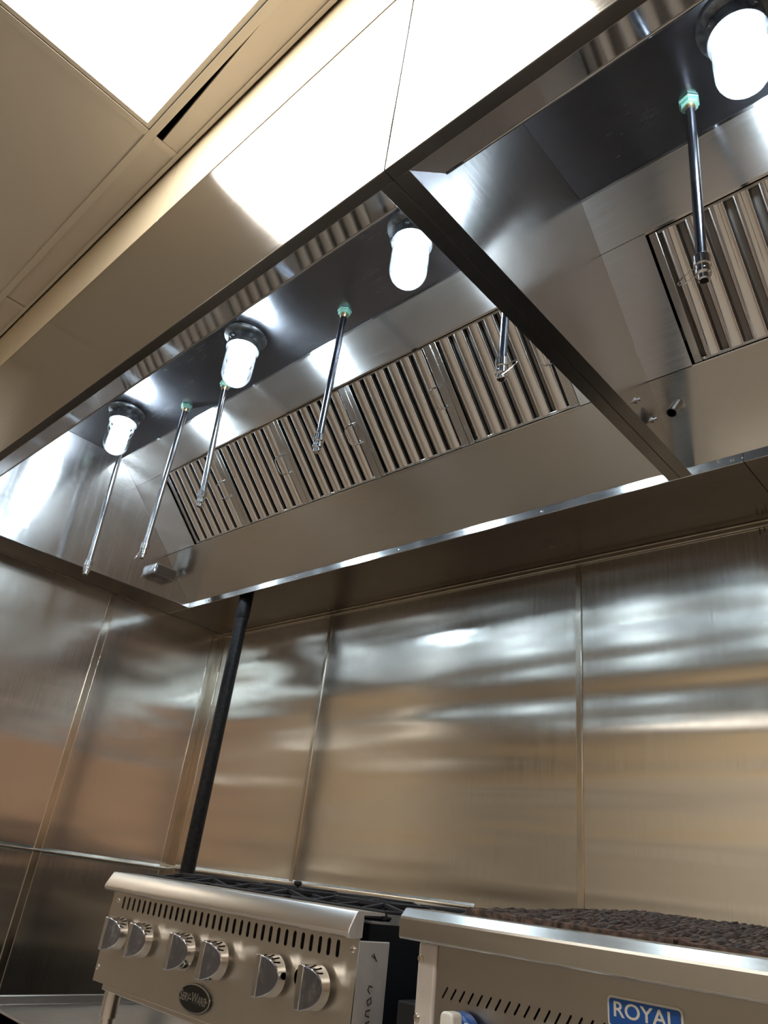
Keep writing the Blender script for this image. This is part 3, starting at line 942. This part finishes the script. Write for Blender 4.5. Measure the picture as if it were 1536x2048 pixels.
# cast-iron burner grates (each lifts off)
def grate(x0, y0, label, dz=0.0, rz=0.0):
    w, d = .278, .284
    zt2 = -.0425 + H + dz
    g_ = thing('burner_grate', label, 'burner grate', (x0 + w / 2, y0 + d / 2, zt2 - .026), 'cast-iron burner grates on the range')
    b = .013
    fr = MB()
    b = .010
    zr = zt2 - .0085                      # the outer rim lies lower than the raised middle
    for y in (y0, y0 + d - b):
        fr.box(x0, x0 + w, y, y + b, zr - .006, zr)
    for x in (x0, x0 + w - b):
        fr.box(x, x + b, y0 + b, y0 + d - b, zr - .006, zr)
    for x in (x0, x0 + w - b):
        for y in (y0, y0 + d - b):
            fr.box(x, x + b, y, y + b, zt2 - .026, zr - .006)
    obj('rim', fr, 'iron', g_, bevel=.002)
    cx, cy = x0 + w / 2, y0 + d / 2
    fi = MB()
    q = .072
    for a_, b_ in (((-q, -q), (q, -q)), ((q, -q), (q, q)), ((q, q), (-q, q)), ((-q, q), (-q, -q))):
        p0, p1 = Vector((cx + a_[0], cy + a_[1], 0)), Vector((cx + b_[0], cy + b_[1], 0))
        n_ = (p1 - p0).normalized()
        e_ = Vector((-n_.y, n_.x, 0)) * .0045
        p0 = p0 - n_ * .0045; p1 = p1 + n_ * .0045
        fi.prism([(v.x, v.y) for v in (p0 - e_, p1 - e_, p1 + e_, p0 + e_)], 'z', zt2 - .006, zt2 + .0035)
    def arm(ax, ay, bx, by):
        d_ = Vector((bx - ax, by - ay, 0)).normalized()
        e_ = Vector((-d_.y, d_.x, 0)) * .0045
        vs = []
        for (px, py, zz) in ((ax, ay, zr), (bx, by, zt2 + .003)):
            for sg in (-1, 1):
                vs += [(px + sg * e_.x, py + sg * e_.y, zz - .008), (px + sg * e_.x, py + sg * e_.y, zz)]
        fi.add(vs, [(0, 1, 3, 2), (4, 6, 7, 5), (0, 4, 5, 1), (2, 3, 7, 6), (1, 5, 7, 3), (0, 2, 6, 4)])
    hw, hd = w / 2 - b * .6, d / 2 - b * .6
    for sx in (-1, 1):
        for t_ in (-.072, .0, .072):
            arm(cx + sx * hw, cy + t_, cx + sx * (q if t_ else .030), cy + t_)
        for t_ in (-.072, .072, .0):
            arm(cx + t_, cy + sx * hd, cx + t_, cy + sx * (q if t_ else .030))
    obj('fingers', fi, 'iron', g_, bevel=.0015)
    g_.rotation_euler = (0, -math.radians(.35), rz)
    return g_
glab = [['front left cast-iron grate of the range, nearest the left wall', 'front middle cast-iron grate of the range', 'front right cast-iron grate of the range beside the charbroiler'],
        ['rear left cast-iron grate of the range in front of the black pipe', 'rear middle cast-iron grate of the range', 'rear right greasy cast-iron grate of the range']]
for i, y in enumerate((1.164, 1.456)):
    for j in range(3):
        grate(-1.935 + j * .298, y, glab[i][j], (j - 1) * .0018, random.uniform(-.01, .01))
# small pilot / knob bits standing up at the back right of the range
pk = thing('valve_fitting', 'small blackened valve fitting standing up behind the range grates', 'valve', (-1.647, 1.452, -.075 + H))
obj('stem', MB().cyl((-1.647, 1.452, -.0735 + H), (-1.647, 1.452, -.036 + H), .004, .004, 12), 'iron', pk)
obj('cap', MB().lathe([(.007, 0), (.011, .003), (.011, .009), (.006, .012)], (-1.647, 1.452, -.036 + H), (0, 0, 1), 14), 'iron', pk)

# ------------------------------------------------------------------ charbroiler
BX0, BX1 = -.900, .32
t = thing('charbroiler', 'stainless charbroiler with a blue and white nameplate, right of the range', 'charbroiler', (-.3, 1.4, ZS))
org = ORG[t.as_pointer()]
BY = 1.083
cap = [(1.085, -.072), (1.034, -.073), (1.031, -.070), (1.0305, -.044), (1.032, -.0405), (1.043, -.0285), (1.046, -.0275), (1.125, -.0275), (1.125, -.031), (1.085, -.034)]
M['bcap'] = steel('bright_worn_steel_ledge', (0.62, 0.59, 0.54), 0.23, 0.3, (0, 0, 1), (6, 140, 140), dirt=0.12, dirt_scale=(22, 22, 22))
bl = obj('landing_ledge', MB().prism([(y, z + H) for y, z in cap], 'x', BX0, BX1), 'bcap', t, bevel=.0009, smooth=.2)
pbz = -.33 + H
spl = [[(-.856, pbz), (BX1, pbz), (BX1, -.0725 + H), (-.856, -.0725 + H)]]
for k in range(40):
    spl.append(stadium(-.838 + k * .0168, -.139 + H, .0032, .019, -.55, 4))
curve_mesh('front_panel', spl, .001, 'broil', t, upright(BY + .001, org))
obj('corner_post', MB().box(-.897, -.857, BY - .004, BY + .05, pbz, -.0735 + H), 'worn', t, bevel=.006, seg=3)
for z in (-.099, -.180):
    screw_at((-.889 if z > -.15 else -.8885, BY - .004, z + H), (0, -1, 0), t, .0058, 'screw')
obj('body', MB().box(-.893, BX1, BY + .052, 1.78, pbz + .01, -.085 + H), 'black_steel', t)
sd = obj('side_rail', MB().box(-.893, -.875, 1.125, 1.78, -.085 + H, -.033 + H), 'bcap', t, bevel=.002)
obj('back_rail', MB().box(-.893, BX1, 1.765, 1.78, -.085 + H, -.03 + H), 'iron', t, bevel=.002)
obj('side_shield', MB().box(-.985, -.905, 1.14, 1.36, -.36 + H, -.172 + H), 'black_steel', t, bevel=.003)
for x in (BX0 + .06, BX1 - .06):
    for y in (1.15, 1.70):
        fz = ZS - (x + .3) * math.radians(.55) + .0003
        obj('leg', MB().lathe([(.02, 0), (.02, pbz - fz + .012)], (x, y, fz), (0, 0, 1), 20), 'lip', t)
# nameplate
px0, px1, pz0, pz1 = -.5585, -.4555, -.1335 + H, -.0975 + H
pt = curve_mesh('nameplate', [rrect(px0, px1, pz0, pz1, .006)], .0012, 'white', t, upright(BY - .0012, org))
curve_mesh('plate_field', [rrect(px0 + .0028, px1 - .0028, pz0 + .0028, pz1 - .0028, .004)], .0005, 'blue', pt, upright(BY - .0028, org))
text_mesh('lettering', 'ROYAL', .0245, .0005, 'white', pt, Matrix.Translation(((px0 + px1) / 2 - org.x, BY - .0034 - org.y, pz0 + .0205 - org.z)) @ MX, None, 1.12, .0003, 1.0)
sw = [(px0 + .035, pz0 + .0030), (px0 + .042, pz0 + .0060), (px0 + .046, pz0 + .0040), (px0 + .052, pz0 + .0062), (px0 + .057, pz0 + .0040), (px0 + .062, pz0 + .0055), (px0 + .068, pz0 + .0030)]
curve_mesh('scroll_mark', [sw], .0005, 'white', pt, upright(BY - .0034, org))
# enamelled valve knobs
def bknob(x, z, dirty):
    mb = MB()
    k = obj('knob', mb.lathe([(.030, 0), (.031, .004), (.030, .020), (.026, .024)], (x, BY - .008, z + H), (0, -1, 0), 28), 'knobgrey' if dirty else 'blue', t, bevel=.001)
    gp = MB().prism(rrect(x - .012, x + .012, z + H - .031, z + H + .031, .008, 4), 'y', BY - .056, BY - .030)
    gr = obj('grip', gp, 'knobgrey' if dirty else 'white', k, bevel=.003)
    obj('stem', MB().cyl((x, BY - .0002, z + H), (x, BY - .009, z + H), .008, n=14), 'chrome', k)
    if not dirty:
        text_mesh('lettering', 'ROYAL', .0125, .0004, 'blue', k, Matrix.Translation((x - org.x, BY - .0565 - org.y, z + H - .004 - org.z)) @ MX @ Matrix.Rotation(-math.pi / 2, 4, 'Z'), None, 1.0, .0004)
        curve_mesh('pointer_mark', [rrect(x + .016, x + .026, z + H - .010, z + H + .020, .003)], .0005, 'white', k, upright(BY - .0325, org))
    return k
bknob(-.790, -.186, False)
bknob(-.680, -.184, True)
bknob(-.570, -.184, True)
t.rotation_euler = (0, -math.radians(.55), 0)

# charred broiler grates, tilted up towards the back
def bgrate(x0, x1, label, k):
    g_ = thing('broiler_grate', label, 'broiler grate', ((x0 + x1) / 2, 1.44, -.06 + H), 'charred cast-iron grates of the charbroiler')
    y0, y1 = 1.135, 1.76
    za, zb2 = -.022 + H, .010 + H
    nb = max(3, int(round((x1 - x0) / .016)))
    rng = random.Random(k)
    mb = MB()
    for i in range(nb):
        x = x0 + (x1 - x0) * (i + .5) / nb
        ny = 36
        rows = []
        for j in range(ny + 1):
            f = j / ny
            y = y0 + (y1 - y0) * f
            z = za + (zb2 - za) * f
            hh = rng.uniform(-.0022, .0022)
            ww = .0052 + rng.uniform(-.0014, .0018)
            xx = x + rng.uniform(-.0010, .0010)
            rows.append([(xx - ww, y, z - .022), (xx - ww, y, z - .003 + hh), (xx - ww * .5, y, z + hh), (xx + ww * .5, y, z + hh + rng.uniform(-.001, .001)), (xx + ww, y, z - .003 + hh), (xx + ww, y, z - .022)])
        vs = [p for r in rows for p in r]
        fs = []
        for j in range(ny):
            for q in range(6):
                q2 = (q + 1) % 6
                fs.append((j * 6 + q, j * 6 + q2, (j + 1) * 6 + q2, (j + 1) * 6 + q))
        fs.append(tuple(range(6))); fs.append(tuple(ny * 6 + q for q in reversed(range(6))))
        mb.add(vs, fs)
    obj('bars', mb, 'rusty', g_)
    fb_ = MB()
    nx = 14
    top = [za - .0005 + rng.uniform(-.0025, .001) for _ in range(nx + 1)]
    pts = [(x0 + .001 + (x1 - x0 - .002) * i / nx, top[i]) for i in range(nx + 1)]
    fb_.prism(pts + [(x1 - .001, za - .030), (x0 + .001, za - .030)], 'y', y0 - .0072, y0 - .0005)
    obj('front_bar', fb_, 'rusty', g_, bevel=.0012)
    for f in (.35, .67, .985):
        y = y0 + (y1 - y0) * f
        z = za + (zb2 - za) * f
        cr = MB().box(x0 + .002, x1 - .002, y - .006, y + .006, z - .024, z - .006)
        obj('cross_rib', cr, 'rusty', g_, bevel=.002)
    return g_
bl_ = ['leftmost charred broiler grate, beside the range', 'second charred broiler grate from the left', 'third charred broiler grate from the left, behind the start of the nameplate', 'fourth charred broiler grate from the left', 'fifth charred broiler grate, towards the right picture edge', 'sixth charred broiler grate, beyond the right picture edge']
for k in range(6):
    a = -.845 + k * .182
    bgrate(a, a + .178, bl_[k], k)
